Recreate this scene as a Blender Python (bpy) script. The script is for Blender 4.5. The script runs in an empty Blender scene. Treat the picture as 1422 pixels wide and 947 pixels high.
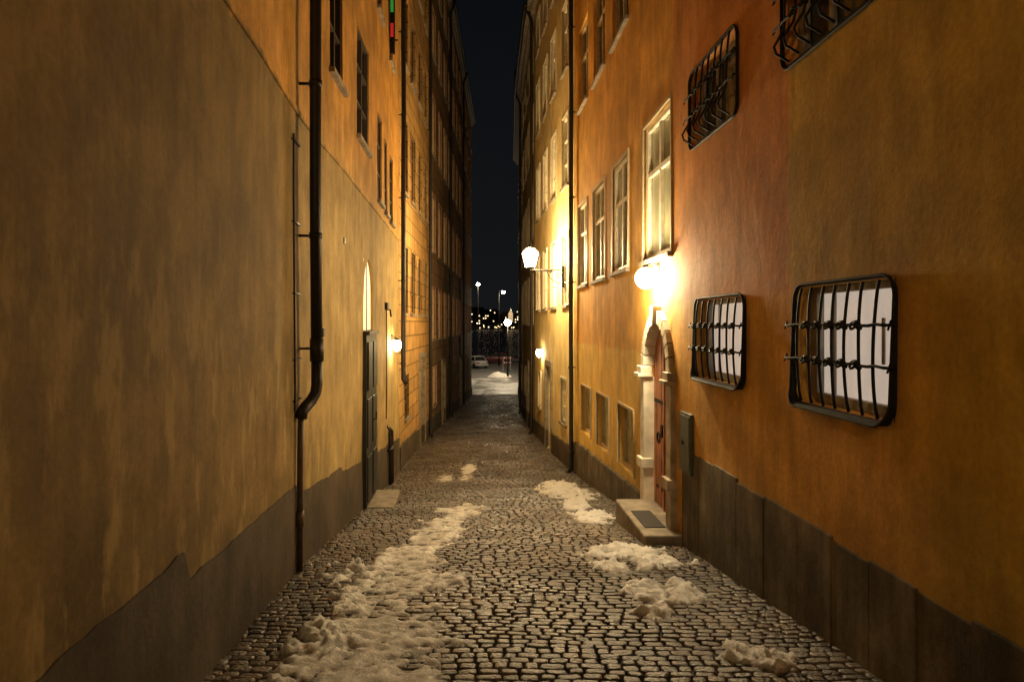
import bpy, math, random
from mathutils import Vector, noise
random.seed(7)
scene=bpy.context.scene
EYE=1.6
# ------------------------------------------------------------------ geometry of the place
LP=[(-15,-.6),(0,-1.35),(4.24,-1.83),(7.27,-2.17),(12.8,-2.51),(19,-2.93),(26.5,-3.07),(38.5,-3.12),(57,-3.2),(80,-3.3)]
RP=[(-15,3.125),(17,1.653),(22,1.2),(28,.8),(36,.55),(57,.5),(80,.4)]
def lerpl(P,d):
    if d<=P[0][0]: return P[0][1]
    for a,b in zip(P,P[1:]):
        if d<=b[0]:
            t=(d-a[0])/(b[0]-a[0]); return a[1]*(1-t)+b[1]*t
    return P[-1][1]
def smoothl(P,d): return sum(lerpl(P,d+k*.35) for k in (-2,-1,0,1,2))/5
def G(d):
    def g(d):
        if d<17: return -.12*d
        if d<57: return -2.04-.049*(d-17)
        return -4.0
    return (g(d-1.2)+g(d)+g(d+1.2))/3
def crown_(x): return .03*max(0,1-((x+.4)/2.0)**2)
def wx(side,d,h):
    b=smoothl(LP if side=='L' else RP,d)
    s=5 if side=='L' else 40
    n=noise.noise(Vector((d*.45,h*.5,s)))*.018+noise.noise(Vector((d*1.7,h*1.7,s+9)))*.006
    return b+n
def P(side,d,h,o=0):
    return (wx(side,d,h)+(o if side=='L' else -o), d, h)
# ------------------------------------------------------------------ mesh helpers
class M:
    def __init__(s): s.v=[]; s.f=[]
    def add(s,vs,fs):
        b=len(s.v); s.v+=[tuple(v) for v in vs]; s.f+=[tuple(i+b for i in f) for f in fs]
    def box8(s,p): s.add(p,[(0,3,2,1),(4,5,6,7),(0,1,5,4),(1,2,6,5),(2,3,7,6),(3,0,4,7)])
    def box(s,x0,x1,y0,y1,z0,z1):
        s.box8([(x0,y0,z0),(x1,y0,z0),(x1,y1,z0),(x0,y1,z0),(x0,y0,z1),(x1,y0,z1),(x1,y1,z1),(x0,y1,z1)])
    def wbox(s,side,d0,d1,h0,h1,o0,o1):
        n=max(1,int(abs(d1-d0)/.8))
        for i in range(n):
            a=d0+(d1-d0)*i/n; b=d0+(d1-d0)*(i+1)/n
            hm=(h0+h1)/2
            def q(d,h,o):
                x=wx(side,d,hm); return (x+(o if side=='L' else -o),d,h)
            s.box8([q(a,h0,o0),q(a,h0,o1),q(b,h0,o1),q(b,h0,o0),q(a,h1,o0),q(a,h1,o1),q(b,h1,o1),q(b,h1,o0)])
    def tube(s,pts,r,n=8,closed=False,caps=True):
        pts=[Vector(p) for p in pts]; N=len(pts); rs=r if isinstance(r,(list,tuple)) else [r]*N
        b=len(s.v); up=Vector((0.13,.21,.97)); 
        for i,p in enumerate(pts):
            if closed: t=pts[(i+1)%N]-pts[i-1]
            else: t=pts[min(i+1,N-1)]-pts[max(i-1,0)]
            t.normalize()
            if i==0:
                a=t.cross(up if abs(t.dot(up))<.9 else Vector((1,0,0))).normalized()
            else:
                a=(a-t*a.dot(t)).normalized()
            c=t.cross(a)
            for k in range(n):
                w=2*math.pi*k/n; s.v.append(tuple(p+(a*math.cos(w)+c*math.sin(w))*rs[i]))
        R=N if closed else N-1
        for i in range(R):
            j=(i+1)%N
            for k in range(n):
                s.f.append((b+i*n+k,b+i*n+(k+1)%n,b+j*n+(k+1)%n,b+j*n+k))
        if caps and not closed:
            s.f.append(tuple(b+k for k in reversed(range(n)))); s.f.append(tuple(b+(N-1)*n+k for k in range(n)))
    def lathe(s,c,prof,n=16,ax=None):
        c=Vector(c); b=len(s.v)
        for r,z in prof:
            for k in range(n):
                w=2*math.pi*(k+.5)/n; s.v.append((c.x+r*math.cos(w),c.y+r*math.sin(w),c.z+z))
        for i in range(len(prof)-1):
            for k in range(n):
                s.f.append((b+i*n+k,b+i*n+(k+1)%n,b+(i+1)*n+(k+1)%n,b+(i+1)*n+k))
    def sphere(s,c,r,n=12,m=8,sz=1):
        s.lathe(c,[(max(1e-4,r*math.sin(math.pi*i/m)),-r*sz*math.cos(math.pi*i/m)) for i in range(m+1)],n)
    def obj(s,name,mat,parent=None,smooth=False,bevel=0):
        me=bpy.data.meshes.new(name); me.from_pydata(s.v,[],s.f); me.update()
        o=bpy.data.objects.new(name,me); scene.collection.objects.link(o)
        me.materials.append(mat)
        if smooth: me.polygons.foreach_set('use_smooth',[True]*len(me.polygons))
        if bevel:
            m=o.modifiers.new('b','BEVEL'); m.width=bevel; m.segments=2; m.limit_method='ANGLE'
        if parent: o.parent=parent
        return o
def empty(name):
    e=bpy.data.objects.new(name,None); scene.collection.objects.link(e); return e
# ------------------------------------------------------------------ materials
def newmat(name):
    m=bpy.data.materials.new(name); m.use_nodes=True; nt=m.node_tree
    return m,nt,nt.nodes['Principled BSDF']
def simple(name,col,rough=.6,metal=0,var=.25,scale=8,bump=.15,spec=.4):
    m,nt,b=newmat(name); N=nt.nodes; L=nt.links
    tc=N.new('ShaderNodeTexCoord'); nz=N.new('ShaderNodeTexNoise'); nz.inputs['Scale'].default_value=scale; nz.inputs['Detail'].default_value=3
    L.new(tc.outputs['Object'],nz.inputs['Vector'])
    mr=N.new('ShaderNodeMapRange'); mr.inputs[1].default_value=.3; mr.inputs[2].default_value=.7; mr.inputs[3].default_value=1-var; mr.inputs[4].default_value=1+var
    L.new(nz.outputs[0],mr.inputs[0])
    mx=N.new('ShaderNodeVectorMath'); mx.operation='SCALE'; mx.inputs[0].default_value=col; L.new(mr.outputs[0],mx.inputs[3]); L.new(mx.outputs[0],b.inputs['Base Color'])
    b.inputs['Roughness'].default_value=rough; b.inputs['Metallic'].default_value=metal; b.inputs['Specular IOR Level'].default_value=spec
    if bump>.1:
        bp=N.new('ShaderNodeBump'); bp.inputs['Strength'].default_value=bump; bp.inputs['Distance'].default_value=.01; L.new(nz.outputs[0],bp.inputs['Height']); L.new(bp.outputs[0],b.inputs['Normal'])
    return m
def emis(name,col,s,sample=True):
    m,nt,b=newmat(name); b.inputs['Base Color'].default_value=(*[min(1,c) for c in col],1)
    b.inputs['Emission Color'].default_value=(*col,1); b.inputs['Emission Strength'].default_value=s
    if not sample: m.cycles.emission_sampling='NONE'
    return m
def plaster(name,base,zones=(),rough=.85,mott=.2,streak=.14,bump=.3,brick=None,scuff=.4,sc_mul=(1.3,1.45,1.8),sc_th=(.54,.66)):
    m,nt,b=newmat(name); N=nt.nodes; L=nt.links
    def math_(op,a,c=None,clamp=False):
        n=N.new('ShaderNodeMath'); n.operation=op; n.use_clamp=clamp
        for i,x in enumerate((a,c)):
            if x is None: continue
            if isinstance(x,(int,float)): n.inputs[i].default_value=x
            else: L.new(x,n.inputs[i])
        return n.outputs[0]
    def noise_(scale,detail=6,vec=None,rough=.55):
        n=N.new('ShaderNodeTexNoise'); n.inputs['Scale'].default_value=scale; n.inputs['Detail'].default_value=detail; n.inputs['Roughness'].default_value=rough
        L.new(vec or tc.outputs['Object'],n.inputs['Vector']); return n.outputs[0]
    def mr(x,a,c,d=0,e=1,sm=True):
        n=N.new('ShaderNodeMapRange'); n.interpolation_type='SMOOTHSTEP' if sm else 'LINEAR'
        for i,v in enumerate((a,c,d,e)): n.inputs[i+1].default_value=v
        L.new(x,n.inputs[0]); return n.outputs[0]
    tc=N.new('ShaderNodeTexCoord'); sp=N.new('ShaderNodeSeparateXYZ'); L.new(tc.outputs['Object'],sp.inputs[0])
    Y,Z=sp.outputs[1],sp.outputs[2]
    n2=noise_(1.9,5,rough=.62)
    Yn=math_('ADD',Y,math_('MULTIPLY',math_('SUBTRACT',n2,.5),.25)); Zn=math_('ADD',Z,math_('MULTIPLY',math_('SUBTRACT',n2,.5),.3))
    rgb=N.new('ShaderNodeRGB'); rgb.outputs[0].default_value=(*base,1); col=rgb.outputs[0]
    def mix(f,c1,c2,bt='MIX'):
        n=N.new('ShaderNodeMix'); n.data_type='RGBA'; n.blend_type=bt
        if isinstance(f,(int,float)): n.inputs[0].default_value=f
        else: L.new(f,n.inputs[0])
        for i,c in ((6,c1),(7,c2)):
            if isinstance(c,tuple): n.inputs[i].default_value=(*c,1)
            else: L.new(c,n.inputs[i])
        return n.outputs[2]
    for (c,d0,d1,h0,h1,s) in zones:
        f=math_('MULTIPLY',math_('MULTIPLY',mr(Yn,d0-s,d0+s),mr(Yn,d1-s,d1+s,1,0)),math_('MULTIPLY',mr(Zn,h0-s,h0+s),mr(Zn,h1-s,h1+s,1,0)))
        col=mix(f,col,c)
    if brick:
        cb=N.new('ShaderNodeCombineXYZ'); L.new(Y,cb.inputs[0]); L.new(Z,cb.inputs[1])
        bt=N.new('ShaderNodeTexBrick'); bt.inputs['Scale'].default_value=1; bt.inputs['Brick Width'].default_value=brick[0]; bt.inputs['Row Height'].default_value=brick[1]; bt.inputs['Mortar Size'].default_value=.018
        bt.inputs['Color1'].default_value=(1,1,1,1); bt.inputs['Color2'].default_value=(.7,.7,.7,1); bt.inputs['Mortar'].default_value=(.3,.3,.3,1)
        L.new(cb.outputs[0],bt.inputs['Vector']); col=mix(1.0,col,bt.outputs[0],'MULTIPLY')
    n1=noise_(.55,2)
    mp=N.new('ShaderNodeMapping'); mp.inputs['Scale'].default_value=(0,4.5,.7); L.new(tc.outputs['Object'],mp.inputs[0]); n3=noise_(1.1,4,mp.outputs[0],.6)
    n4=noise_(26,3)
    v=math_('MULTIPLY',mr(n1,.3,.7,1-mott*.8,1+mott*.6),mr(n2,.3,.72,1-mott,1+mott*.8))
    v=math_('MULTIPLY',v,mr(n3,.3,.72,1-streak,1+streak)); v=math_('MULTIPLY',v,mr(n4,.3,.7,.92,1.08))
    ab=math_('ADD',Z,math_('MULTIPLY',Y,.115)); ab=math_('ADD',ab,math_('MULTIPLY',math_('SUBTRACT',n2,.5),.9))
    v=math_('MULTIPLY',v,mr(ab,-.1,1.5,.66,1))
    sc=N.new('ShaderNodeVectorMath'); sc.operation='SCALE'; L.new(col,sc.inputs[0]); L.new(v,sc.inputs[3]); 
    mp2=N.new('ShaderNodeMapping'); mp2.inputs['Scale'].default_value=(0,2.6,1.1); mp2.inputs['Location'].default_value=(3,7,1); L.new(tc.outputs['Object'],mp2.inputs[0])
    nw=noise_(1.3,5,mp2.outputs[0],.65); wf=math_('MULTIPLY',mr(nw,sc_th[0],sc_th[1]),mr(ab,1.4,3.1,scuff,.03))
    col=mix(wf,sc.outputs[0],(base[0]*sc_mul[0],base[1]*sc_mul[1],base[2]*sc_mul[2]))
    L.new(col,b.inputs['Base Color'])
    b.inputs['Specular IOR Level'].default_value=.2; b.inputs['Roughness'].default_value=rough
    h=noise_(3.2,8,rough=.72)
    if brick: h=math_('ADD',h,math_('MULTIPLY',bt.outputs['Fac'],-1.2))
    bp=N.new('ShaderNodeBump'); bp.inputs['Strength'].default_value=bump; bp.inputs['Distance'].default_value=.04; L.new(h,bp.inputs['Height']); L.new(bp.outputs[0],b.inputs['Normal'])
    return m
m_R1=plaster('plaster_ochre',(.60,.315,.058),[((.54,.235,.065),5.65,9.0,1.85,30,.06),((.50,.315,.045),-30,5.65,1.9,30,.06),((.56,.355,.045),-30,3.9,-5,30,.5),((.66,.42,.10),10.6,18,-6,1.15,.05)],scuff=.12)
m_L1=plaster('plaster_grey_ochre',(.225,.145,.046),[((.50,.25,.05),-30,40,3.72,30,.03),((.40,.285,.11),7.4,30,-5,3.7,1.3)],mott=.26,streak=.16,scuff=.65,sc_mul=(1.9,2.0,2.1),sc_th=(.50,.64))  # near stretch darker than the rest: weaker lamplight put into the plaster colour
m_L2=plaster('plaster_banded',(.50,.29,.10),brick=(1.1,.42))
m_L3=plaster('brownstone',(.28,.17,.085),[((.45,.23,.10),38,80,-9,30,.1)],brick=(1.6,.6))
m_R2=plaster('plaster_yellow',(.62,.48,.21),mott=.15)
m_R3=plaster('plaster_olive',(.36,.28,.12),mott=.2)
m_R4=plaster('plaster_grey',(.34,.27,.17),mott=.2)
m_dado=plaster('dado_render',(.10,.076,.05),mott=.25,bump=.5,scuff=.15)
m_slab=plaster('dado_stone',(.155,.12,.075),mott=.4,streak=.35,bump=.4,scuff=.3)
m_stone=simple('sandstone',(.66,.60,.48),.75,var=.2,scale=6,bump=.4)
m_stoned=simple('weathered_stone',(.24,.195,.14),.75,var=.35,scale=5,bump=.5)
m_iron=simple('black_iron',(.014,.012,.010),.7,0,.4,20,.1,.2)
m_pipe=simple('painted_pipe',(.018,.013,.010),.5,0,.3,10,.1,.3)
m_pipeb=simple('painted_pipe_brown',(.075,.048,.028),.5,0,.3,10,.1,.35)
m_wood=simple('window_frame_wood',(.46,.36,.22),.5,var=.15,scale=12,bump=0)
m_woodw=simple('window_frame_pale',(.66,.60,.46),.5,var=.15,scale=12,bump=0)
m_woodd=simple('window_frame_dark',(.07,.05,.035),.5,var=.2,bump=0)
m_glassd=simple('glass_dark',(.03,.035,.03),.12,0,.4,1.5,.0,.7)
m_glassc=simple('glass_curtain',(.34,.34,.20),.2,0,.3,2.2,.0,.6)
m_roof=simple('roof_tin',(.03,.028,.026),.6)
m_doorR=simple('door_oak',(.36,.13,.055),.55,var=.35,scale=5,bump=.3)
m_doorL=simple('door_dark_paint',(.014,.015,.012),.55,var=.3)
m_box=simple('cabinet_paint',(.07,.075,.05),.6)
m_blind=emis('backlit_blind',(1,.88,.74),.36)
LAMP=(1,.74,.37)
def power(Pw,A): return Pw/(math.pi*A)
# ------------------------------------------------------------------ wall with openings
def wall(name,side,d0,d1,h0,h1,ops,mat,parent,res=.3,depth=.3):
    def brk(a,b,ex,r):
        n=max(1,int((b-a)/r)); L=[a+(b-a)*i/n for i in range(n+1)]
        ex=[e for e in ex if a<=e<=b]
        L=[x for x in L if all(abs(x-e)>.04 for e in ex) or x in (a,b)]
        return sorted(set([round(x,4) for x in L+ex]))
    D=brk(d0,d1,[e for o in ops for e in o[:2]],res); H=brk(h0,h1,[e for o in ops for e in o[2:4]],res*1.4)
    m=M(); idx={}
    def v(i,j,o=0):
        k=(i,j,o)
        if k not in idx: idx[k]=len(m.v); m.v.append(P(side,D[i],H[j],o))
        return idx[k]
    def inside(i,j):
        if i<0 or j<0 or i>=len(D)-1 or j>=len(H)-1: return None
        a=(D[i]+D[i+1])/2; b=(H[j]+H[j+1])/2
        for k,o in enumerate(ops):
            if o[0]<a<o[1] and o[2]<b<o[3]: return k
        return None
    for i in range(len(D)-1):
        for j in range(len(H)-1):
            k=inside(i,j)
            if k is None:
                m.f.append((v(i,j),v(i+1,j),v(i+1,j+1),v(i,j+1))); continue
            dp=-(ops[k][4] if len(ops[k])>4 else depth)
            if inside(i-1,j)!=k: m.f.append((v(i,j),v(i,j+1),v(i,j+1,dp),v(i,j,dp)))
            if inside(i+1,j)!=k: m.f.append((v(i+1,j),v(i+1,j+1),v(i+1,j+1,dp),v(i+1,j,dp)))
            if inside(i,j-1)!=k: m.f.append((v(i,j),v(i+1,j),v(i+1,j,dp),v(i,j,dp)))
            if inside(i,j+1)!=k: m.f.append((v(i,j+1),v(i+1,j+1),v(i+1,j+1,dp),v(i,j+1,dp)))
    X=11
    for d in (d0,d1):
        m.add([P(side,d,h0),P(side,d,h1),P(side,d,h1,-X),P(side,d,h0,-X)],[(0,1,2,3)])
    o=m.obj(name,mat,parent,smooth=True)
    md=o.modifiers.new('e','EDGE_SPLIT'); md.split_angle=math.radians(40)
    return o
def roof(side,d0,d1,top,parent,ov=.3):
    m=M(); m.wbox(side,d0,d1,top-.25,top,-.02,ov); m.wbox(side,d0,d1,top-.42,top-.25,-.02,ov*.5); m.obj('cornice',m_stoned,parent)
    m=M(); n=6
    for i in range(n):
        a=d0+(d1-d0)*i/n; b=d0+(d1-d0)*(i+1)/n
        m.add([P(side,a,top+.01,ov+.06),P(side,b,top+.01,ov+.06),P(side,b,top+3.6,-5.5),P(side,a,top+3.6,-5.5),P(side,b,top+.01,-11),P(side,a,top+.01,-11)],[(0,1,2,3),(3,2,4,5)])
    for a in (d0,d1): m.add([P(side,a,top,0),P(side,a,top+3.6,-5.5),P(side,a,top,-11)],[(0,1,2)])
    m.obj('roof',m_roof,parent)
    m=M(); N=24; m.tube([P(side,d0+(d1-d0)*i/N,top-.03,ov+.06) for i in range(N+1)],.07,8); m.obj('gutter',m_pipe,parent,True)
def window(F,Gl,S,side,d0,d1,h0,h1,depth=.14,cols=2,rows=3,fw=.06,sill=True,surround=0,T=None):
    o=-depth
    Gl.wbox(side,d0,d1,h0,h1,o-.05,o-.02)
    F.wbox(side,d0,d0+fw,h0,h1,o-.02,o+.04); F.wbox(side,d1-fw,d1,h0,h1,o-.02,o+.04)
    F.wbox(side,d0+fw,d1-fw,h0,h0+fw,o-.02,o+.038); F.wbox(side,d0+fw,d1-fw,h1-fw,h1,o-.02,o+.038)
    for c in range(1,cols):
        d=d0+(d1-d0)*c/cols; F.wbox(side,d-fw*.5,d+fw*.5,h0+fw,h1-fw,o-.02,o+.034)
    for r in range(1,rows):
        h=h0+(h1-h0)*(r/rows if rows!=2 else .64); w=.02 if rows!=2 else fw*.5
        F.wbox(side,d0+fw,d1-fw,h-w,h+w,o-.02,o+.03)
    if sill: S.wbox(side,d0-.06,d1+.06,h0-.07,h0,-.1,.07)
    if surround and T is not None:
        s=surround
        T.wbox(side,d0-s,d0,h0,h1+s,-.02,.025); T.wbox(side,d1,d1+s,h0,h1+s,-.02,.025); T.wbox(side,d0,d1,h1,h1+s,-.02,.026)
def corner_fill(m,side,cd,ch,r,sd,sh,o=.003,n=8,hh=None):
    hh=hh or r
    K=(cd+sd*r,ch+sh*hh); pts=[(cd+sd*r*math.cos(math.pi/2*i/n),ch+sh*hh*math.sin(math.pi/2*i/n)) for i in range(n+1)]
    vs=[P(side,K[0],K[1],o)]+[P(side,a,b,o) for a,b in pts]+[P(side,a,b,-.2) for a,b in pts]
    m.add(vs,[(0,i+1,i+2) for i in range(n)]+[(i+1,i+2,i+2+n+1,i+1+n+1) for i in range(n)])
# ================================================================== RIGHT BUILDING 1 (ochre)
b=empty('ochre_plaster_house')
barred=[(4.2,5.5,1.02,1.875),(6.58,8.04,1.02,1.86),(4.35,5.72,3.62,4.45),(6.76,8.25,3.6,4.42),(1.2,2.6,1.02,1.875),(1.3,2.7,3.62,4.45)]
tall=[(9.12,10.6,2.52,4.45),(11.7,13.1,2.52,4.4),(13.9,15.3,2.5,4.4),(16.1,17.4,2.5,4.4)]
tall3=[(9.12,10.5,6.6,8.5),(11.7,13.1,6.6,8.5),(13.9,15.3,6.65,8.6),(16.1,17.4,6.7,8.6),(4.3,5.6,6.6,8.5),(6.7,8.0,6.6,8.5)]
base=[(11.3,12.6,-.82,.22),(13.45,14.8,-.86,.2),(15.6,17.0,-.9,.18)]
door=(9.1,10.34,-1.3,1.62,.34)
ops=[o+(.3,) for o in barred]+[o+(.13,) for o in tall+tall3]+[o+(.2,) for o in base]+[door]
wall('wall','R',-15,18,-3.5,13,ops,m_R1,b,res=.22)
roof('R',-15,18,13,b)
F=M();Gl=M();S=M();T=M();Glc=M();F2=M()
for o in tall: window(F,Glc,S,'R',*o,depth=.07,cols=2,rows=2,fw=.075,surround=.05,T=T)
for o in tall3: window(F2,Gl,S,'R',*o,depth=.1,cols=2,rows=2,fw=.07)
for o in base: window(F2,Glc,S,'R',*o,depth=.12,cols=2,rows=1,sill=False,fw=.05,surround=.04,T=T)
F.obj('window_frames',m_woodw,b,bevel=.006);F2.obj('upper_window_frames',m_wood,b);Gl.obj('dark_glass',m_glassd,b);Glc.obj('curtained_glass',m_glassc,b);S.obj('window_sills',m_stoned,b,bevel=.01);T.obj('window_surrounds',m_wood,b)
# barred windows
fill=M();ring=M();bars=M();blind=M();wf=M();dk=M()
def rrect(d0,d1,h0,h1,r,n=6):
    pts=[]
    for cx,ch,a0 in ((d1-r,h1-r,0),(d0+r,h1-r,90),(d0+r,h0+r,180),(d1-r,h0+r,270)):
        for i in range(n+1):
            a=math.radians(a0+90*i/n); pts.append((cx+r*math.cos(a),ch+r*math.sin(a)))
    return pts
for wi,(d0,d1,h0,h1) in enumerate(barred):
    r=.11; upper=h0>3
    for sd,cd in ((-1,d0+r),(1,d1-r)):
        for sh,ch in ((-1,h0+r),(1,h1-r)): corner_fill(fill,'R',cd,ch,r,sd,sh,.006)
    A=rrect(d0-.005,d1+.005,h0-.005,h1+.005,r); Bq=rrect(d0-.02,d1+.02,h0-.03,h1+.02,r+.02)
    n=len(A)
    def dep(h): return .022 if upper else (.022+.045*max(0,1-(h-h0)/.18) if h<h0+.18 else .022)
    vs=[P('R',a,c,-.03) for a,c in A]+[P('R',a,c,dep(c)) for a,c in A]+[P('R',a,c,dep(c)) for a,c in Bq]+[P('R',a,c,-.02) for a,c in Bq]
    fs=[]
    for i in range(n):
        j=(i+1)%n
        for k in range(3): fs.append((k*n+i,k*n+j,(k+1)*n+j,(k+1)*n+i))
    ring.add(vs,fs)
    ring.tube([P('R',a,c,dep(c)+.002) for a,c in Bq],.010,6,closed=True)
    nb=7
    W=d1-d0; Ht=h1-h0
    def bo(t):
        t=min(1,max(0,t)); return .03+.03*math.sin(math.pi*t)**.6 + (.10*math.exp(-((t-.12)/.13)**2) if upper else 0)
    for k in range(nb):
        d=d0+W*(k+.75)/(nb+.5)
        pts=[P('R',d+.006*math.sin(k*3+t*5),h0+.01+(Ht-.02)*t,bo(t) if t>0 else .03) for t in [i/14 for i in range(15)]]
        bars.tube(pts,.0105,6)
    for t in (.38,.67):
        h=h0+Ht*t; oo=bo(t)+.018
        pts=[P('R',d0-.09,h+.012,oo-.03),P('R',d0-.05,h,oo-.01)]+[P('R',d0+W*i/16,h+.006*math.sin(i*1.9),oo) for i in range(17)]+[P('R',d1+.05,h,oo-.01),P('R',d1+.09,h+.012,oo-.03)]
        bars.tube(pts,.0105,6)
        for e in (d0-.05,d1+.05):
            bars.tube([P('R',e,h-.03,oo),P('R',e,h+.03,oo-.02)],.007,5)
        for k in range(nb):
            d=d0+W*(k+.75)/(nb+.5)
            if 0<k<nb-1 or wi==1:
                for q in (-.026,.026):
                    bars.tube([P('R',d+q+.032*math.cos(a),h+.024*math.sin(a),oo+.002+.012*math.cos(a+q*60)) for a in [2*math.pi*i/10 for i in range(10)]],.010,5,closed=True)
    lit=wi in (0,1)
    wf.wbox('R',d0,d0+.05,h0,h1,-.16,-.10);wf.wbox('R',d1-.10,d1,h0,h1,-.16,-.10);wf.wbox('R',d0+.05,d1-.10,h0,h0+.07,-.16,-.102);wf.wbox('R',d0+.05,d1-.10,h1-.05,h1,-.16,-.102)
    if not lit: wf.wbox('R',d0+.62*W,d0+.62*W+.04,h0+.07,h1-.05,-.16,-.115)
    else:
        wf.wbox('R',d0+.78*W,d0+.78*W+.025,h0+.07,h1-.05,-.16,-.14)
        wf.wbox('R',d0+.30*W,d0+.30*W+.03,h0+.32,h0+.62,-.165,-.15)
    (blind if lit else dk).wbox('R',d0,d1,h0,h1,-.2,-.162)
fill.obj('rounded_reveals',m_R1,b);ring.obj('iron_window_surrounds',m_iron,b);bars.obj('window_grilles',m_iron,b,True)
wf.obj('casement_frames',simple('frame_grey',(.30,.27,.23),.5),b,bevel=.005);blind.obj('lit_blinds',m_blind,b);dk.obj('dark_panes',m_glassd,b)
# dado slabs
m=M();d=-14.9
while d<8.6:
    w=random.uniform(.4,.75); e=min(d+w,8.62)
    t=.14+random.uniform(-.025,.02)
    m.wbox('R',d+.004,e-.004,G(d)-.4,t,-.03,.018+random.uniform(-.006,.006)); d=e
m.obj('stone_dado',m_slab,b,bevel=.006)
m=M();d=10.66
while d<17.9:
    w=random.uniform(.7,1.0); e=min(d+w,17.9); m.wbox('R',d+.004,e-.004,G(d)-.5,-.93-.055*(d-10.6),-.03,.05); d=e
m.obj('stone_plinth',m_slab,b,bevel=.008)
# door portal
c=(door[0]+door[1])/2; r=(door[1]-door[0])/2; sp=1.0
m=M()
for sd in (-1,1): corner_fill(m,'R',c,sp,r,sd,1,.004,10)
m.obj('arch_spandrels',m_R1,b)
def portal(m,parts):
    for a,e in parts:
        m.wbox('R',a,e,-1.25,.84,-.1,.07); m.wbox('R',a-.03,e+.03,.84,.9,-.06,.15); m.wbox('R',a-.015,e+.015,.9,1.0,-.06,.11)
        m.wbox('R',a-.03,e+.03,-.46,-.32,-.06,.12); m.wbox('R',a-.015,e+.015,-1.25,-.98,-.06,.11)
m=M(); portal(m,((10.325,10.56),))
m2=M(); portal(m2,((8.88,9.115),))
nv=13
for i in range(nv):
    a0=math.pi*i/nv+.01; a1=math.pi*(i+1)/nv-.01
    def q(a,rr,o): return P('R',c+rr*math.cos(a),sp+rr*math.sin(a)*1.0,o)
    ri=r-.014; ro=r+.16+(.07 if i==nv//2 else 0); of=.07+(.05 if i==nv//2 else 0)
    (m if i<nv//2+2 else m2).box8([q(a0,ri,-.1),q(a0,ri,of),q(a1,ri,of),q(a1,ri,-.1),q(a0,ro,-.1),q(a0,ro,of),q(a1,ro,of),q(a1,ro,-.1)])
m.obj('door_surround_far',m_stone,b,bevel=.01); m2.obj('door_surround_near',simple('sandstone_shaded',(.34,.27,.18),.75,var=.35,scale=6,bump=.4),b,bevel=.01)  # same sandstone; the near side's shade is put into its darker colour
m=M(); k=0; dd=door[0]
while dd<door[1]-.01:
    m.wbox('R',dd+.003,min(dd+.137,door[1])-.003,-1.0,1.62,-.2,-.09-.006*(k%2)); dd+=.1378;k+=1
m.wbox('R',c-.02,c+.02,-.95,1.6,-.09,-.07)
m.obj('door_leaf',m_doorR,b,bevel=.004)
m=M()
for h in (-.7,.5): m.wbox('R',door[0]+.05,c-.06,h,h+.05,-.09,-.08); m.wbox('R',c+.06,door[1]-.05,h,h+.05,-.09,-.08)
m.tube([P('R',c+.12+.07*math.cos(a),.05+.07*math.sin(a),-.03) for a in [i*math.pi/6 for i in range(12)]],.013,6,closed=True)
m.wbox('R',c+.08,c+.16,.05,.22,-.09,-.065)
m.obj('door_ironwork',m_iron,b)
m=M(); m.wbox('R',8.62,10.45,-1.45,-.93,-.3,.46); m.obj('door_step',m_stoned,b,bevel=.025)
m=M(); m.wbox('R',8.95,9.75,-.93,-.918,.12,.38); m.obj('door_mat',simple('door_mat_rubber',(.03,.026,.022),.8,scale=60,bump=.5),b,bevel=.004)
e=empty('electrical_cabinet'); m=M(); m.wbox('R',8.16,8.6,-.12,.57,-.02,.045); m.wbox('R',8.19,8.57,-.09,.54,.045,.053); m.obj('cabinet',m_box,e,bevel=.006)
m=M(); m.tube([P('R',8.4,.2,.05),P('R',8.4,.24,.07)],.012); m.obj('lock',m_iron,e)
# ================================================================== generic buildings
def generic(name,side,d0,d1,top,mat,floors,cols,ww,ground,frame,glass,res=.6,ov=.3,surround=.06,doors=(),sur_mat=None,sh=None):
    b=empty(name); ops=[]
    W=[]
    for (h0,h1) in floors:
        for cd in cols: W.append((cd-ww/2,cd+ww/2,h0,h1,.16))
    for g in ground: W.append(tuple(g)+(.16,))
    D=[tuple(g)+(.3,) for g in doors]
    wall('wall',side,d0,d1,-6,top,W+D,mat,b,res=res); roof(side,d0,d1,top,b,ov)
    F=M();Gl=M();S=M();T=M()
    for o in W: window(F,Gl,S,side,*o[:4],depth=.08,cols=2,rows=3,fw=.06,surround=surround,T=T)
    F.obj('window_frames',frame,b);Gl.obj('panes',glass,b);S.obj('sills',m_stoned,b);T.obj('window_surrounds',sur_mat or frame,b)
    if D:
        m=M();s=M()
        for o in D:
            m.wbox(side,o[0],o[1],o[2],o[3],-.26,-.2); c=(o[0]+o[1])/2
            for u,v in ((o[0]+.1,c-.06),(c+.06,o[1]-.1)):
                m.wbox(side,u,v,o[2]+.2,o[2]+.9,-.2,-.18); m.wbox(side,u,v,o[2]+1.05,o[3]-.15,-.2,-.18)
            s.wbox(side,o[0]-.16,o[0]+.01,o[2]-.2,o[3]+.16,-.05,.06); s.wbox(side,o[1]-.01,o[1]+.16,o[2]-.2,o[3]+.16,-.05,.06); s.wbox(side,o[0]+.01,o[1]-.01,o[3]-.01,o[3]+.16,-.05,.065)
        m.obj('doors',m_doorL,b); s.obj('door_surrounds',m_stoned,b)
    m=M(); n=int((d1-d0)/.9)
    for i in range(n):
        a=d0+(d1-d0)*i/n; e=d0+(d1-d0)*(i+1)/n
        if any(o[0]-.1<(a+e)/2<o[1]+.1 for o in D): continue
        m.wbox(side,a+.004,e-.004,G(e)-.6,G(a)+.55,-.03,.05)
    m.obj('plinth',m_dado,b)
    return b
def rng(a,b,n): return [a+(b-a)*(i+.5)/n for i in range(n)]
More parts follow.
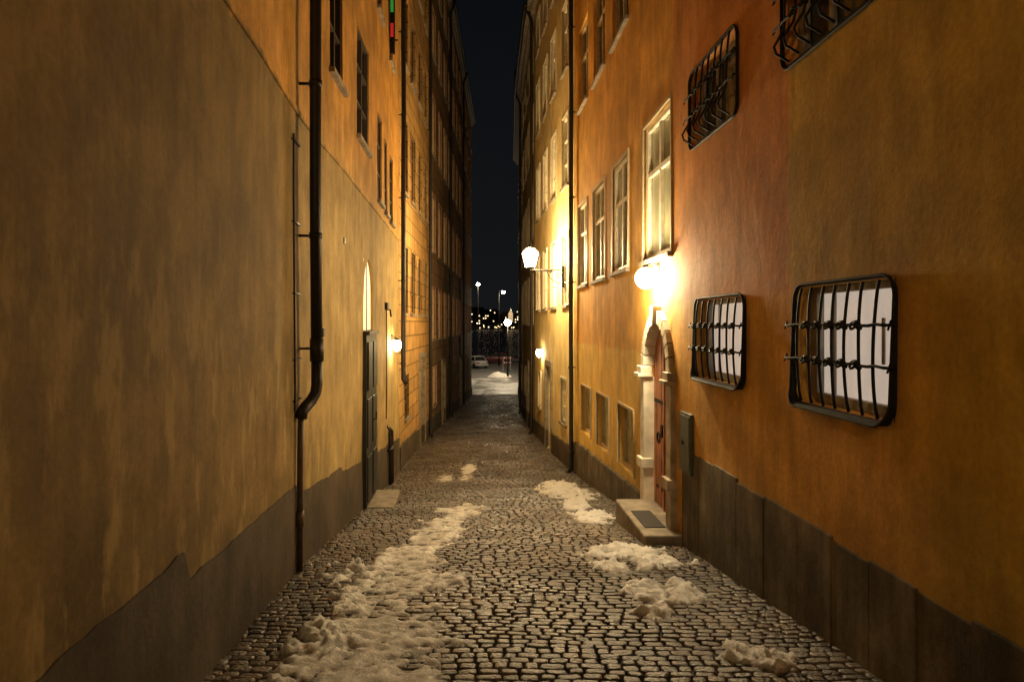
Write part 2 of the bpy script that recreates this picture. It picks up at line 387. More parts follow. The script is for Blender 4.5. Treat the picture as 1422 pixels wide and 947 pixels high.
generic('yellow_plaster_house','R',18.02,27,13.8,m_R2,[(2.1,4.0),(5.3,7.2),(8.4,10.2),(11.3,12.7)],rng(18.3,26.8,4),1.0,[(19.2,20.1,-1.1,0.1),(24.9,25.8,-1.3,-.1)],m_woodw,m_glassc,.4,doors=[(21.9,23.1,-2.3,.3)])
generic('olive_plaster_house','R',27.02,37,13.6,m_R3,[(1.6,3.5),(4.9,6.8),(8.2,10),(11.2,12.6)],rng(27,37,4),1.05,[(28,29,-1.4,-.2),(33,34,-1.6,-.4)],m_wood,m_glassd,.5,doors=[(30.4,31.6,-2.9,-.1)])
generic('grey_plaster_house','R',37.02,57,14.6,m_R4,[(1.2,3.1),(4.6,6.5),(8.,9.8),(11.5,13.2)],rng(37,57,8),1.1,[(39,40,-1.9,-.7),(46,47,-2.1,-.9)],m_wood,m_glassd,.8,doors=[(42.4,43.8,-3.4,-.4),(50,51.5,-3.8,-.8)])
generic('banded_plaster_house','L',18.42,26.5,17.6,m_L2,[(1.9,3.7),(5.2,7.2),(8.7,10.6),(12.0,13.8)],rng(18.8,26.3,4),1.05,[(19.6,20.5,-1.0,.2)],m_woodd,m_glassd,.4,ov=.2,doors=[(23.4,24.8,-2.5,.5)],sur_mat=m_L2)
generic('brownstone_tenement','L',26.52,57,17.6,m_L3,[(1.0,3.0),(4.4,6.6),(8.2,10.4),(12.,13.8),(15.,16.5)],rng(27,57,12),1.15,[(28,29.2,-1.6,-.1),(35.4,36.6,-1.9,-.4)],m_wood,m_glassd,.8,ov=.2,doors=[(31.6,33,-2.9,-.1),(43,44.6,-3.5,-.5),(51,52.6,-3.8,-.8)],sur_mat=simple('terracotta_trim',(.50,.27,.15),.7))
# ================================================================== LEFT BUILDING 1
b=empty('orange_and_grey_plaster_house')
lw=[(9.0,9.9,4.8,6.7),(11.2,12.5,4.55,6.3),(13.8,14.6,4.0,5.7),(15.1,15.6,3.95,5.5),(16.1,16.8,3.9,5.4),(5.2,6.2,4.9,6.9)]
lw3=[(9.0,9.9,8.2,10),(11.2,12.4,8.1,9.9),(13.8,14.6,7.7,9.4),(16.,16.8,7.5,9.2)]
ld=(11.85,13.1,-1.75,2.72,.42)
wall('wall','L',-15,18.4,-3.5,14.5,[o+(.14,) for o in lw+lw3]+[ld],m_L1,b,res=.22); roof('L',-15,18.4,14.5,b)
F=M();Gl=M();S=M();T=M()
for o in lw+lw3: window(F,Gl,S,'L',*o,depth=.06,cols=2,rows=3,fw=.06)
F.obj('window_frames',m_woodd,b);Gl.obj('panes',m_glassd,b);S.obj('sills',m_stoned,b)
m=M(); d=-15
while d<18.3:
    e=min(d+.3,18.4); m.wbox('L',d,e,3.70,3.75,-.01,.02); d=e
m.obj('string_course',m_L1,b)
DT=[(-15,.45),(3.96,.37),(3.99,.17),(7.2,-.0),(7.25,-.12),(9.7,-.34),(9.75,-.40),(11.9,-.66),(18.4,-1.3)]
m=M(); d=-15
while d<18.3:
    e=min(d+.1,18.4)
    if 11.8<d+.05<13.15: d=e; continue
    def top(d): return lerpl(DT,d)+.035*noise.noise(Vector((d*1.3,0,3)))+.02*noise.noise(Vector((d*7,0,3)))
    vs=[]
    for q in (d,e):
        for h in (G(d)-.5,top(q)):
            for o in (-.01,.012): vs.append(P('L',q,h,o))
    m.add(vs,[(1,5,7,3),(2,3,7,6),(1,3,2,0),(5,4,6,7)]); d=e
m.obj('dado_render',m_dado,b)
m=M()
for dd,h in ((8.1,2.75),(10.0,2.75),(8.6,1.5)):
    m.wbox('L',dd-.05,dd+.05,h-.05,h+.05,-.01,.015)
m.obj('wall_vents',m_pipeb,b)
# arched doorway
c=(ld[0]+ld[1])/2;r=(ld[1]-ld[0])/2
m=M()
for sd in (-1,1): corner_fill(m,'L',c,ld[3]-r,r,sd,1,.004,10)
m.obj('arch_spandrels',m_L1,b)
m=M(); m.wbox('L',ld[0],ld[1],1.5,2.74,-.12,-.05); m.obj('fanlight',emis('fanlight_glass',(1,.76,.40),1.0),b)  # emission stands in for lamplight thrown from across the lane
m=M(); m.wbox('L',ld[0]+.002,ld[1]-.002,1.42,1.5,-.42,-.03); m.wbox('L',c-.015,c+.015,1.5,2.70,-.05,-.035); m.obj('transom',m_woodd,b)
m=M()
m.wbox('L',ld[0]-.02,c-.005,-1.5,1.42,.0,.07); m.wbox('L',c+.005,ld[1]+.02,-1.5,1.42,.0,.07)
for u,v in ((ld[0]+.06,c-.08),(c+.08,ld[1]-.06)):
    for h0,h1 in ((-1.35,-.6),(-.45,.35),(.5,1.3)): m.wbox('L',u,v,h0,h1,.07,.09)
m.wbox('L',ld[0]-.03,ld[1]+.03,1.42,1.48,-.02,.11)
m.obj('double_door',m_doorL,b,bevel=.006)
m=M(); m.wbox('L',11.9,13.15,G(12.6)-.3,G(12.)+.02,.05,.5); m.obj('door_slab',m_stoned,b,bevel=.02)
m=M(); m.tube([P('L',c+.08,-.05,.09),P('L',c+.08,-.05,.14),P('L',c+.08,.08,.14)],.012); m.obj('door_handle',m_iron,b)
# ================================================================== downpipes
e=empty('downpipe'); m=M()
d=7.35;o=.17
m.tube([P('L',d,h,o) for h in (14.2,10,6,3,1.25)],.06,12)
m.tube([P('L',d,1.45,o),P('L',d,1.22,o)],.072,12)
m.tube([P('L',d,1.24,o),P('L',d,.98,o),P('L',d-.01,.9,o-.01),P('L',d-.06,.82,o-.05),P('L',d-.14,.77,o-.09),P('L',d-.2,.73,o-.11),P('L',d-.21,.66,o-.12)],.058,12)
for h in (12,9,6.2,4.05,2.5,1.35): m.tube([P('L',d,h-.03,o),P('L',d,h+.03,o)],.068,12); m.wbox('L',d-.015,d+.015,h-.012,h+.012,-.02,o)
m.obj('pipe',m_pipe,e,True)
m=M()
m.tube([P('L',d-.21,.70,.05),P('L',d-.21,.3,.045),P('L',d-.21,G(d)-.05,.045)],.030,10)
m.tube([P('L',d-.21,-.25,.045),P('L',d-.21,-.4,.045)],.042,10)
m.obj('standpipe',m_pipeb,e,True)
m=M(); m.tube([P('L',7.0,h,.02) for h in (3.45,3,2,1,.75)],.011,6)
for h in (3.4,2.6,1.9,1.25,.85): m.wbox('L',6.99,7.3,h-.008,h+.008,0,.03)
m.obj('cable',m_pipe,e)
def downpipe(side,d,top,bot,r=.055,o=.13):
    e=empty('downpipe'); m=M(); m.tube([P(side,d,top,.3),P(side,d,top-.25,.28),P(side,d,top-.6,o)]+[P(side,d,top-.6-(top-.6-bot)*i/8,o) for i in range(1,9)]+[P(side,d,bot-.12,o+.08)],r,10)
    h=bot+.4
    while h<top-.8: m.tube([P(side,d,h-.03,o),P(side,d,h+.03,o)],r+.01,10); m.wbox(side,d-.012,d+.012,h-.01,h+.01,-.02,o); h+=2.1
    m.obj('pipe',m_pipe,e,True)
downpipe('L',18.25,14.4,.2,.06); downpipe('L',25.9,17.3,G(25.9)+.15); downpipe('L',35,17.3,G(35)+.15,.07); downpipe('L',45,17.3,G(45)+.15,.06)
downpipe('R',17.8,12.9,G(17.8)+.1,.055,.12); downpipe('R',27.1,13.6,G(27)+.1); downpipe('R',37.1,13.5,G(37)+.1)
e=empty('gas_meter_pipes'); m=M()
for dd in (15.6,15.85,16.1): m.tube([P('L',dd,G(dd)-.02,.06),P('L',dd,G(dd)+1.1+.1*math.sin(dd*9),.06),P('L',dd,G(dd)+1.2+.1*math.sin(dd*9),-.02)],.03,8)
m.wbox('L',15.5,16.2,G(15.8)+.75,G(15.8)+.8,0,.1); m.obj('pipes',m_pipe,e,True)
e=empty('house_cables'); m=M(); m.tube([P('L',15.2,h,.02) for h in (2.0,1.7,1.4,.5,-.4)],.012,5); m.tube([P('L',15.2,1.9,.03),P('L',15.2,1.9,.10),P('L',15.2,1.75,.12)],.02,6); m.wbox('L',15.05,15.4,1.9,2.05,0,.06); m.obj('cable',m_pipe,e)
# ================================================================== lamps
def lantern(side,ld_,lz,reach,pw):
    e=empty('wall_bracket_lantern'); s=1 if side=='L' else -1
    wxp=wx(side,ld_,lz-.2); lx=wxp+s*reach; z=lz-.34
    m=M()
    m.tube([(wxp,ld_,z),(lx,ld_,z)],.022,8)
    m.tube([(wxp,ld_,z-.36),(wxp+s*.12,ld_,z-.36),(wxp+s*.3,ld_,z-.26),(wxp+s*.42,ld_,z-.1),(wxp+s*.44,ld_,z-.01)],.014,6)
    for cx,cz,r0,sg in ((wxp+s*.13,z-.16,.10,1),(wxp+s*.33,z-.06,.05,-1)):
        m.tube([(cx+sg*(r0*(1-i/22))*math.cos(i*.5),ld_,cz+(r0*(1-i/22))*math.sin(i*.5)) for i in range(20)],.011,6)
    m.box(wxp-.03,wxp+.03,ld_-.04,ld_+.04,z-.48,z+.12)
    m.tube([(lx,ld_,z-.02),(lx,ld_,z+.08)],.02,8)
    m.lathe((lx,ld_,z+.06),[(.02,-.02),(.09,0),(.12,.03),(.02,.035)],6)
    for k in range(6):
        a=2*math.pi*(k+.5)/6
        m.tube([(lx+.155*math.cos(a),ld_+.155*math.sin(a),z+.09),(lx+.255*math.cos(a),ld_+.255*math.sin(a),z+.45)],.007,5)
    m.lathe((lx,ld_,z+.60),[(.10,-.005),(.12,.0),(.07,.05),(.05,.07),(.06,.09),(.02,.13),(.012,.18),(.001,.19)],6)
    m.obj('bracket_and_cage',m_iron,e)
    m=M(); m.lathe((lx,ld_,z+.10),[(.001,0),(.15,.0),(.25,.35),(.23,.38),(.105,.50),(.001,.50)],6)
    m.obj('glowing_panes',emis('lantern_glow',LAMP,power(pw,2*math.pi*.19*.5)),e)
lantern('R',19.8,3.42,.9,1250)
# assumed lantern behind the camera, unseen; added to light the ochre house's near end
lantern('L',-5.5,4.6,.7,430)
# lamp above the portal
e=empty('portal_lamp'); m=M()
dd=9.75; m.wbox('R',dd-.05,dd+.05,2.26,2.44,-.01,.02); m.tube([P('R',dd,2.40,.02),P('R',dd,2.42,.1),P('R',dd,2.40,.16),P('R',dd,2.38,.18)],.014,6)
cp=P('R',dd,2.22,.18)
m.lathe((cp[0],cp[1],2.36),[(.05,-.02),(.055,-.01),(.05,.02),(.03,.04),(.001,.045)],16); m.obj('bracket',m_iron,e,True)
m=M(); m.sphere(cp,.145,14,8); m.obj('globe',emis('portal_glow',(1,.78,.45),power(540,4*math.pi*.145**2)),e,True)
def wall_lamp(side,d,h,pw,r=.07,col=LAMP):
    e=empty('wall_lamp'); m=M(); m.wbox(side,d-.05,d+.05,h+.08,h+.24,-.01,.03); m.tube([P(side,d,h+.15,.02),P(side,d,h+.18,.08),P(side,d,h+.14,.13)],.012,6)
    c=P(side,d,h,.13); m.lathe((c[0],c[1],h+.12),[(r*.6,-.02),(r*.5,.02),(.01,.04)],12); m.obj('bracket',m_iron,e,True)
    m=M(); m.sphere(c,r,10,7,1.4); m.obj('globe',emis('wall_lamp_glow',col,power(pw,4*math.pi*r*r*1.2)),e,True)
wall_lamp('L',16.4,1.12,150,.10); wall_lamp('R',24.4,.62,90,.10)
# neon sign high on the left
e=empty('neon_sign'); m=M(); x0=wx('L',16.0,8.8); m.tube([(x0,16,8.9),(x0+.2,16,8.9)],.015,6); m.tube([(x0,16,7.9),(x0+.2,16,7.9)],.015,6)
m.box(x0+.03,x0+.13,15.95,16.05,7.6,9.0); m.obj('sign_box',m_iron,e)
m=M(); m.box(x0+.045,x0+.11,15.93,15.95,8.5,8.95); m.obj('green_panel',emis('green_glow',(.04,.4,.06),.35),e)
m=M(); m.box(x0+.045,x0+.11,15.93,15.95,7.95,8.25); m.obj('red_panel',emis('red_glow',(.6,.03,.03),.35),e)
# ================================================================== ground
def terrain():
    m=M(); ds=[-40+i*1.0 for i in range(156)]; xs=[-90,-40,-14,-6,-3,-1.5,0,1.5,3,6,14,40,90]
    for d in ds:
        for x in xs: m.v.append((x,d,G(d)-.030))
    n=len(xs)
    for i in range(len(ds)-1):
        for j in range(n-1): m.f.append((i*n+j,i*n+j+1,(i+1)*n+j+1,(i+1)*n+j))
    return m
terrain().obj('ground',simple('street_grit',(.028,.022,.016),.8,scale=9,bump=.4,var=.4),None,True)
def cobbles():
    V=[];Fc=[];C=[]
    d=-1.5
    ang=[math.radians(45*k+22.5) for k in range(8)]
    while d<57.2:
        rh=random.uniform(.080,.112) if d>0 else .2
        xl=smoothl(LP,d)-.05; xr=smoothl(RP,d)+.05
        x=xl-random.uniform(0,.1)
        while x<xr:
            w=random.uniform(.085,.165); cx=x+w/2; x+=w
            dd=d+rh/2+.12*noise.noise(Vector((cx*.7,d*.12,1)))+.05*((cx+.3)/1.6)**2+.03*noise.noise(Vector((cx*3,d*3,2)))
            hw=w/2-.005; hh=rh/2-.004
            z=G(dd)+crown_(cx)-.008+.018*noise.noise(Vector((cx*1.1,dd*1.1,4)))+random.uniform(-.0035,.0035)
            tx=random.uniform(-.05,.05); ty=random.uniform(-.05,.05)
            rot=random.uniform(-.09,.09)+.16*noise.noise(Vector((cx*.5,d*.1,8)))
            cr,sr=math.cos(rot),math.sin(rot); jit=[random.uniform(.86,1.05) for _ in range(8)]
            b=len(V)
            sh=random.uniform(.07,.235)*(1+.6*noise.noise(Vector((cx*.8,dd*.5,14)))); tint=random.random()
            col=(.165*sh/.3*(1+.14*tint),.130*sh/.3,.096*sh/.3*(1-.1*tint),1)
            for (s,dz) in ((1.0,-.05),(1.0,-.010),(.93,-.0025),(.68,.0)):
                for k in range(8):
                    ca,sa=math.cos(ang[k]),math.sin(ang[k])
                    u=math.copysign(min(1,abs(ca)*1.12)**.45,ca)*hw*s*jit[k]; v=math.copysign(min(1,abs(sa)*1.12)**.45,sa)*hh*s*jit[k]
                    V.append((cx+u*cr-v*sr,dd+u*sr+v*cr,z+dz+u*tx+v*(ty-.10)))
                    C.append(col)
            V.append((cx,dd,z+random.uniform(-.002,.002))); C.append(col)
            for r in range(3):
                for k in range(8): Fc.append((b+r*8+k,b+r*8+(k+1)%8,b+(r+1)*8+(k+1)%8,b+(r+1)*8+k))
            for k in range(8): Fc.append((b+24+k,b+24+(k+1)%8,b+32))
        d+=rh
    me=bpy.data.meshes.new('cobbles'); me.from_pydata(V,[],Fc)
    at=me.color_attributes.new('sett','FLOAT_COLOR','POINT'); at.data.foreach_set('color',[c for q in C for c in q])
    me.polygons.foreach_set('use_smooth',[True]*len(me.polygons))
    o=bpy.data.objects.new('cobblestone_street',me); scene.collection.objects.link(o)
    m,nt,bs=newmat('granite_setts'); N=nt.nodes;L=nt.links
    a=N.new('ShaderNodeAttribute'); a.attribute_name='sett'; tc=N.new('ShaderNodeTexCoord')
    nz=N.new('ShaderNodeTexNoise'); nz.inputs['Scale'].default_value=45; nz.inputs['Detail'].default_value=4; L.new(tc.outputs['Object'],nz.inputs['Vector'])
    n2=N.new('ShaderNodeTexNoise'); n2.inputs['Scale'].default_value=.9; n2.inputs['Detail'].default_value=3; L.new(tc.outputs['Object'],n2.inputs['Vector'])
    r1=N.new('ShaderNodeMapRange'); r1.inputs[1].default_value=.3;r1.inputs[2].default_value=.7;r1.inputs[3].default_value=.6;r1.inputs[4].default_value=1.3; L.new(nz.outputs[0],r1.inputs[0])
    sc=N.new('ShaderNodeVectorMath'); sc.operation='SCALE'; L.new(a.outputs['Color'],sc.inputs[0]); L.new(r1.outputs[0],sc.inputs[3]); L.new(sc.outputs[0],bs.inputs['Base Color'])
    r2=N.new('ShaderNodeMapRange'); r2.inputs[1].default_value=.35;r2.inputs[2].default_value=.65;r2.inputs[3].default_value=.26;r2.inputs[4].default_value=.6; L.new(n2.outputs[0],r2.inputs[0]); L.new(r2.outputs[0],bs.inputs['Roughness'])
    bp=N.new('ShaderNodeBump'); bp.inputs['Strength'].default_value=1; bp.inputs['Distance'].default_value=.016; L.new(nz.outputs[0],bp.inputs['Height']); L.new(bp.outputs[0],bs.inputs['Normal'])
    bs.inputs['Specular IOR Level'].default_value=.33
    me.materials.append(m)
cobbles()
def snowmat():
    m,nt,bs=newmat('dirty_snow'); N=nt.nodes;L=nt.links
    a=N.new('ShaderNodeAttribute'); a.attribute_name='thick'; tc=N.new('ShaderNodeTexCoord')
    nz=N.new('ShaderNodeTexNoise'); nz.inputs['Scale'].default_value=26; nz.inputs['Detail'].default_value=6; nz.inputs['Roughness'].default_value=.78; L.new(tc.outputs['Object'],nz.inputs['Vector'])
    n2=N.new('ShaderNodeTexNoise'); n2.inputs['Scale'].default_value=3.5; n2.inputs['Detail'].default_value=5; n2.inputs['Roughness'].default_value=.65; L.new(tc.outputs['Object'],n2.inputs['Vector'])
    ad=N.new('ShaderNodeMath'); ad.operation='MULTIPLY_ADD'; L.new(nz.outputs[0],ad.inputs[0]); ad.inputs[1].default_value=.8; L.new(a.outputs['Fac'],ad.inputs[2])
    a2=N.new('ShaderNodeMath'); a2.operation='MULTIPLY_ADD'; L.new(n2.outputs[0],a2.inputs[0]); a2.inputs[1].default_value=.9; L.new(ad.outputs[0],a2.inputs[2])
    mr=N.new('ShaderNodeMapRange'); mr.inputs[1].default_value=.75; mr.inputs[2].default_value=1.6; L.new(a2.outputs[0],mr.inputs[0])
    r=N.new('ShaderNodeValToRGB'); r.color_ramp.elements[0].position=0; r.color_ramp.elements[0].color=(.10,.08,.06,1); r.color_ramp.elements[1].position=1.0; r.color_ramp.elements[1].color=(.80,.76,.70,1)
    e=r.color_ramp.elements.new(.38); e.color=(.40,.355,.30,1)
    L.new(mr.outputs[0],r.inputs[0]); L.new(r.outputs[0],bs.inputs['Base Color'])
    bs.inputs['Roughness'].default_value=.42
    bp=N.new('ShaderNodeBump'); bp.inputs['Strength'].default_value=1; bp.inputs['Distance'].default_value=.03; L.new(nz.outputs[0],bp.inputs['Height']); L.new(bp.outputs[0],bs.inputs['Normal'])
    return m
m_snow=snowmat()
def fb(x,y,s,z=0): return noise.fractal(Vector((x*s,y*s,z)),1.0,2.0,4)
def snow(name,x0,x1,d0,d1,sx,sd,hf):
    nx=int((x1-x0)/sx)+1; nd=int((d1-d0)/sd)+1
    Hh=[[0]*nx for _ in range(nd)]
    for j in range(nd):
        for i in range(nx): Hh[j][i]=hf(x0+i*sx,d0+j*sd)
    idx={};V=[];Fc=[];Th=[]
    def v(i,j):
        k=(i,j)
        if k not in idx:
            idx[k]=len(V); x=x0+i*sx;d=d0+j*sd;h=Hh[j][i]; cr=crown_(x) if d<57 else 0
            V.append((x,d,G(d)+cr-.016+max(h,-.02))); Th.append(min(1,max(0,h)/.040))
        return idx[k]
    for j in range(nd-1):
        for i in range(nx-1):
            if max(Hh[j][i],Hh[j+1][i],Hh[j][i+1],Hh[j+1][i+1])>0: Fc.append((v(i,j),v(i+1,j),v(i+1,j+1),v(i,j+1)))
    me=bpy.data.meshes.new(name); me.from_pydata(V,[],Fc); at=me.attributes.new('thick','FLOAT','POINT'); at.data.foreach_set('value',Th)
    me.polygons.foreach_set('use_smooth',[True]*len(Fc)); me.materials.append(m_snow)
    o=bpy.data.objects.new(name,me); scene.collection.objects.link(o)
band=[(2.5,-.76,.46),(4.2,-.9,.46),(5.5,-1.02,.46),(7.2,-1.18,.48),(8.0,-1.2,.38),(8.6,-1.05,.26),(10.3,-.92,.26),(11.6,-.75,.30),(12.2,-.7,.02)]
band_c=[(a,b) for a,b,c in band]; band_w=[(a,c) for a,b,c in band]
def hleft(x,d):
    if d>12.2: return -.1
    cx=lerpl(band_c,d)+.10*noise.noise(Vector((d*.9,0,77))); w=lerpl(band_w,d)
    u=(x-cx)/max(.01,w); n=fb(x,d,1.7,3); n2=fb(x,d,7,5); n3=noise.noise(Vector((x*24,d*24,2)))
    edge=1-abs(u)+n*.8+n2*.55
    if edge<=0: return -.03
    lump=.26+.6*max(0,min(1,-u*1.6)) if d<8 else .4
    lump*=max(0,.65+1.1*noise.noise(Vector((x*2.3,d*1.7,31))))
    base=.013+.012*n2
    return min(1,edge*3.5)*(base+.068*lump*max(0,.45+.8*n2+.55*n3))-.003
blobs=[(.98,15.2,.42,1.0,.05),(1.15,13.6,.5,1.3,.06),(.85,14.6,.4,1.2,.05),(1.22,10.9,.36,.75,.06),(1.05,11.9,.3,.6,.04),
 (1.2,8.1,.42,.5,.1),(1.45,7.6,.42,.45,.09),(1.6,8.0,.25,.35,.06),(1.0,7.4,.28,.4,.06),(1.3,6.2,.38,.5,.07),(1.55,6.6,.16,.25,.05),(1.15,5.7,.2,.3,.04),(1.62,4.7,.24,.28,.05)]
def hright(x,d):
    best=-1
    for bx,bd,rx,rd,h in blobs:
        q=1-((x-bx)/rx)**2-((d-bd)/rd)**2
        if q>best: best=q
    if best<-.8: return -.05
    n=fb(x,d,2.2,13); n2=fb(x,d,7,15); n3=noise.noise(Vector((x*24,d*24,22)))
    e=best*.9+n*.9+n2*.6-.15
    if e<=0: return -.03
    return min(1,e*2.5)*(.014+.010*n2+.045*max(0,min(1,e*1.5))*max(0,(.45+.8*n2+.55*n3)))
snow('slush_snow_strip',-1.95,-.1,2.6,12.3,.018,.024,hleft)
snow('slush_snow_patches',.4,2.05,4.2,16.8,.018,.024,hright)
def hmid(x,d):
    n=fb(x,d,.9,33); n2=fb(x,d,5,35)
    q=max(1-((x+1.55)/.25)**2-((d-16.8)/1.0)**2,1-((x+1.1)/.22)**2-((d-18)/2.2)**2)
    e=q*.8+n*.5+n2*.6-.25
    return min(1,e*2)*.013 if e>0 else -.03
snow('thin_snow_residue',-2.1,-.6,15,21,.03,.05,hmid)
def hfar(x,d):
    n=fb(x,d,.16,43); n2=fb(x,d,.8,45)
    e=.45+n*.9-((d-63)/10)**2*.7+n2*.4
    p=max(0,1-((x+1.3)/1.4)**2-((d-77)/2)**2)
    return (min(1,e*1.2)*.06+.03*n2 if e>0 else -.05)+p*(.5+.25*n2)
snow('quay_snow',-14,12,57.0,80,.2,.25,hfar)
# ================================================================== quay, water, far shore
m=M(); m.box(-120,120,57,112,-4.3,-4.004); m.obj('quay_pavement',simple('asphalt',(.09,.08,.07),.5,scale=3,var=.4),None)
m=M(); m.box(-120,120,111,112,-5.5,-3.8); m.obj('quay_kerb',m_stoned,None,bevel=.03)
mw,nt,bs=newmat('harbour_water'); N=nt.nodes;L=nt.links
bs.inputs['Base Color'].default_value=(.003,.004,.006,1); bs.inputs['Roughness'].default_value=.22; bs.inputs['Specular IOR Level'].default_value=.25
tc=N.new('ShaderNodeTexCoord'); nz=N.new('ShaderNodeTexNoise'); nz.inputs['Scale'].default_value=.6; nz.inputs['Detail'].default_value=4; L.new(tc.outputs['Object'],nz.inputs['Vector'])
bp=N.new('ShaderNodeBump'); bp.inputs['Strength'].default_value=.6; bp.inputs['Distance'].default_value=.4; L.new(nz.outputs[0],bp.inputs['Height']); L.new(bp.outputs[0],bs.inputs['Normal'])
m=M(); m.add([(-3000,112,-5.2),(3000,112,-5.2),(3000,3500,-5.2),(-3000,3500,-5.2)],[(0,1,2,3)]); m.obj('water',mw)
m=M(); xs=list(range(-1500,1501,25))
for i,x in enumerate(xs):
    h=14+16*abs(noise.noise(Vector((x*.004,0,5))))+5*noise.noise(Vector((x*.02,0,5)))
    m.v+=[(x,860,-5.3),(x,900,h*.45),(x,1000,h),(x,1200,-5)]
for i in range(len(xs)-1):
    for k in range(3): m.f.append((i*4+k,(i+1)*4+k,(i+1)*4+k+1,i*4+k+1))
m.obj('far_shore_hill',simple('dark_hill',(.02,.022,.02),.9))
e=empty('distant_city'); B=M();W1=M();W2=M()
random.seed(3)
for i in range(150):
    x=random.uniform(-260,160); d=random.uniform(862,905); w=random.uniform(8,20); h=random.uniform(6,20); z0=-5+(d-860)*.25
    B.box(x,x+w,d,d+10,z0,z0+h)
    for fz in range(int(h/3)):
        for fx in range(int(w/2.6)):
            if random.random()<.2:
                (W1 if random.random()<.6 else W2).box(x+1+fx*2.6,x+2.1+fx*2.6,d-.15,d-.05,z0+1+fz*3,z0+2.1+fz*3)
for i in range(150):
    x=random.uniform(-300,200); W1.sphere((x,858,random.uniform(-3.5,0)),.6,6,4)
for i in range(130):
    x=random.uniform(-300,200); W2.sphere((x,random.uniform(905,960),random.uniform(8,22)),.6,6,4)
B.obj('buildings',simple('city_wall',(.05,.045,.04),.9),e); W1.obj('lit_windows',emis('far_warm',(1,.68,.34),4,False),e); W2.obj('pale_lights',emis('far_white',(1,.85,.6),4,False),e)
m=M(); m.box(-4.5,1,858,861,4,14); m.lathe((-1.7,859.5,14),[(2.8,0),(2.0,2),(.5,4),(.1,7)],8); m.obj('floodlit_tower',emis('floodlit_stone',(1,.7,.35),.6,False),e)
def street_lamp(x,d,top,pw,r=.22,arm=0):
    e=empty('street_lamp'); g=-4.0; m=M(); m.tube([(x,d,g),(x,d,g+1)],.11,8); m.tube([(x,d,g+1),(x,d,top+.3)],[.07,.045],8)
    hx=x+arm
    if arm: m.tube([(x,d,top),(x+arm*.5,d,top+.35),(hx,d,top+.3)],.03,6)
    m.lathe((hx,d,top+r*.8),[(r*.5,-.03),(r*.4,.08),(.03,.14)],12); m.obj('post',m_iron,e,True)
    m=M(); m.sphere((hx,d,top),r,8,6,.8); m.obj('lamp_head',emis('quay_glow',(1,.8,.52),power(pw,4*math.pi*r*r)),e,True)
street_lamp(-.45,76,1.75,1900,.4); street_lamp(-1.75,98,5.9,900,.24,.6); street_lamp(-4.7,100,7.1,900,.24)
street_lamp(-16,80,3,900,.25); street_lamp(14,80,3,900,.25)
def car(name,x,d,col,yaw=0):
    e=empty(name); e.location=(x,d,-4.0); e.rotation_euler=(0,0,yaw)
    paint=simple('car_paint',col,.3,.2,.05,3,0,.6)
    m=M(); sec=[(-2.1,.35,.62,.78),(-2.0,.28,.85,.84),(-1.3,.22,.95,.88),(0,.2,.97,.9),(1.2,.22,.93,.88),(1.95,.28,.82,.84),(2.12,.38,.6,.76)]
    for y,z0,z1,w in sec: m.v+=[(-w,y,z0+.1),(-w*.9,y,z0),(w*.9,y,z0),(w,y,z0+.1),(w,y,z1-.15),(w*.88,y,z1),(-w*.88,y,z1),(-w,y,z1-.15)]
    for i in range(len(sec)-1):
        for k in range(8): m.f.append((i*8+k,i*8+(k+1)%8,(i+1)*8+(k+1)%8,(i+1)*8+k))
    m.f.append(tuple(range(8))); m.f.append(tuple(48+k for k in reversed(range(8)))); m.obj('body',paint,e,True,.03)
    m=M(); m.add([(-.8,-1.5,.93),(.8,-1.5,.93),(.8,1.1,.93),(-.8,1.1,.93),(-.64,-1.0,1.42),(.64,-1.0,1.42),(.64,.35,1.44),(-.64,.35,1.44)],[(4,5,6,7),(0,1,5,4),(1,2,6,5),(2,3,7,6),(3,0,4,7)]); m.obj('windows',m_glassd,e)
    m=M(); m.box(-.65,.65,-1.02,.38,1.43,1.48)
    for sx in (-1,1):
        for a,bb in (((.8*sx,-1.5,.93),(.64*sx,-1.,1.44)),((.8*sx,1.1,.93),(.64*sx,.35,1.45)),((.8*sx,-.25,.93),(.65*sx,-.25,1.45))): m.tube([a,bb],.035,5)
        m.box(sx*.9-.06,sx*.9+.06,.7,.85,.92,1.05)
    m.obj('roof_and_pillars',paint,e)
    m=M()
    for sx in (-.82,.82):
        for y in (-1.3,1.3): m.tube([(sx-.11,y,.32),(sx-.1,y,.32),(sx+.1,y,.32),(sx+.11,y,.32)],[.27,.32,.32,.27],16)
    m.obj('wheels',simple('tyre',(.02,.02,.02),.8),e)
    m=M(); m.box(-.8,-.5,-2.13,-2.02,.6,.75); m.box(.5,.8,-2.13,-2.02,.6,.75); m.obj('tail_lights',simple('tail_red',(.4,.02,.02),.3),e)
    m=M(); m.box(-.26,.26,-2.16,-2.1,.48,.6); m.obj('number_plate',simple('plate',(.6,.6,.6),.4),e)
car('parked_car',-4.7,93,(.8,.8,.8),.5); car('parked_car',-2.0,102,(.13,.03,.028),1.45); car('parked_car',-9,96,(.1,.1,.12),.5)
e=empty('roadwork_barrier'); m=M(); r_=M()
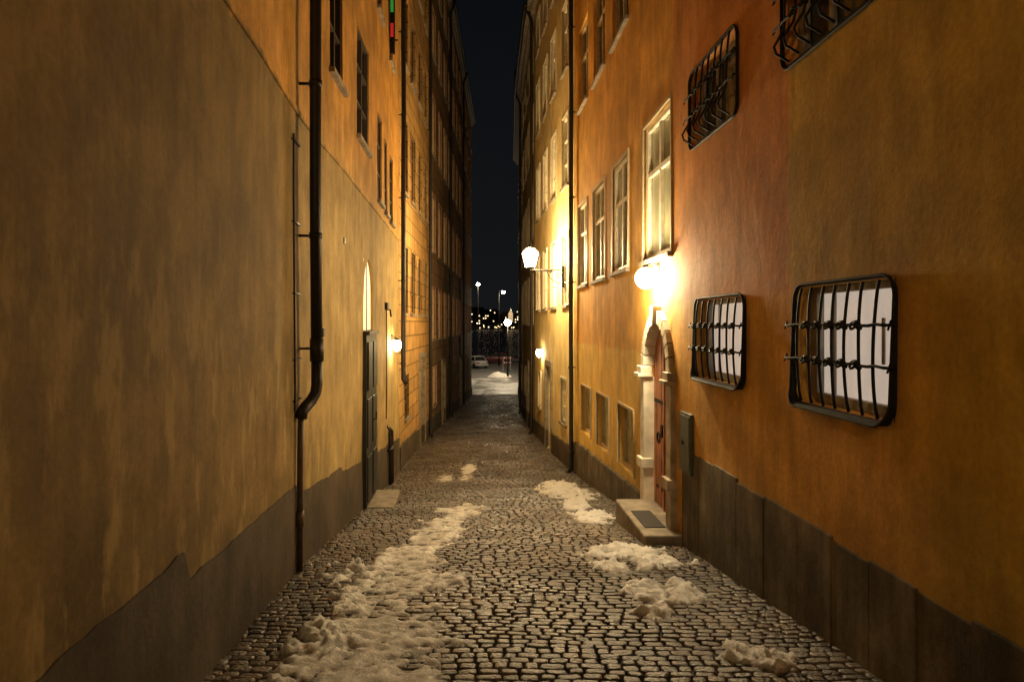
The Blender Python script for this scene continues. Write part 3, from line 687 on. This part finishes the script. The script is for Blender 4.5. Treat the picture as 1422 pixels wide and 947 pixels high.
for x in (-1.1,-.2): m.box(x-.03,x+.03,88,88.06,-4,-2.4); m.box(x-.05,x+.05,87.7,88.36,-4,-3.94)
for z in (-3.2,-2.6):
    for k in range(6): (m if k%2 else r_).box(-1.2+k*.18,-1.02+k*.18,87.95,87.99,z,z+.2)
m.obj('white_parts',simple('barrier_white',(.7,.7,.7),.5),e); r_.obj('red_parts',simple('barrier_red',(.5,.03,.02),.5),e)
# ================================================================== sky and camera
w=bpy.data.worlds.new('World'); scene.world=w; w.use_nodes=True; nt=w.node_tree;N=nt.nodes;L=nt.links
bg=N['Background']; sky=N.new('ShaderNodeTexSky'); sky.sky_type='NISHITA'; sky.sun_disc=False; sky.sun_elevation=math.radians(-6); sky.sun_rotation=math.radians(200)
sc=N.new('ShaderNodeVectorMath'); sc.operation='SCALE'; sc.inputs[3].default_value=.03; L.new(sky.outputs[0],sc.inputs[0])
tc=N.new('ShaderNodeTexCoord'); sp=N.new('ShaderNodeSeparateXYZ'); L.new(tc.outputs['Generated'],sp.inputs[0])
mr=N.new('ShaderNodeMapRange'); mr.inputs[1].default_value=0; mr.inputs[2].default_value=.5; L.new(sp.outputs[2],mr.inputs[0])
mx=N.new('ShaderNodeMix'); mx.data_type='RGBA'; L.new(mr.outputs[0],mx.inputs[0]); mx.inputs[6].default_value=(.0075,.0082,.009,1); mx.inputs[7].default_value=(.0024,.003,.0042,1)
ad=N.new('ShaderNodeVectorMath'); L.new(sc.outputs[0],ad.inputs[0]); L.new(mx.outputs[2],ad.inputs[1]); L.new(ad.outputs[0],bg.inputs[0]); bg.inputs[1].default_value=1
cam=bpy.data.cameras.new('camera'); co=bpy.data.objects.new('camera',cam); scene.collection.objects.link(co); scene.camera=co
co.location=(0,0,EYE); co.rotation_euler=(math.radians(90),0,0); cam.sensor_width=36; cam.lens=36*1000/1422; cam.shift_y=-23.5/1422; cam.clip_start=.05; cam.clip_end=6000
scene.view_settings.view_transform='Standard'; scene.view_settings.look='None'; scene.view_settings.exposure=0
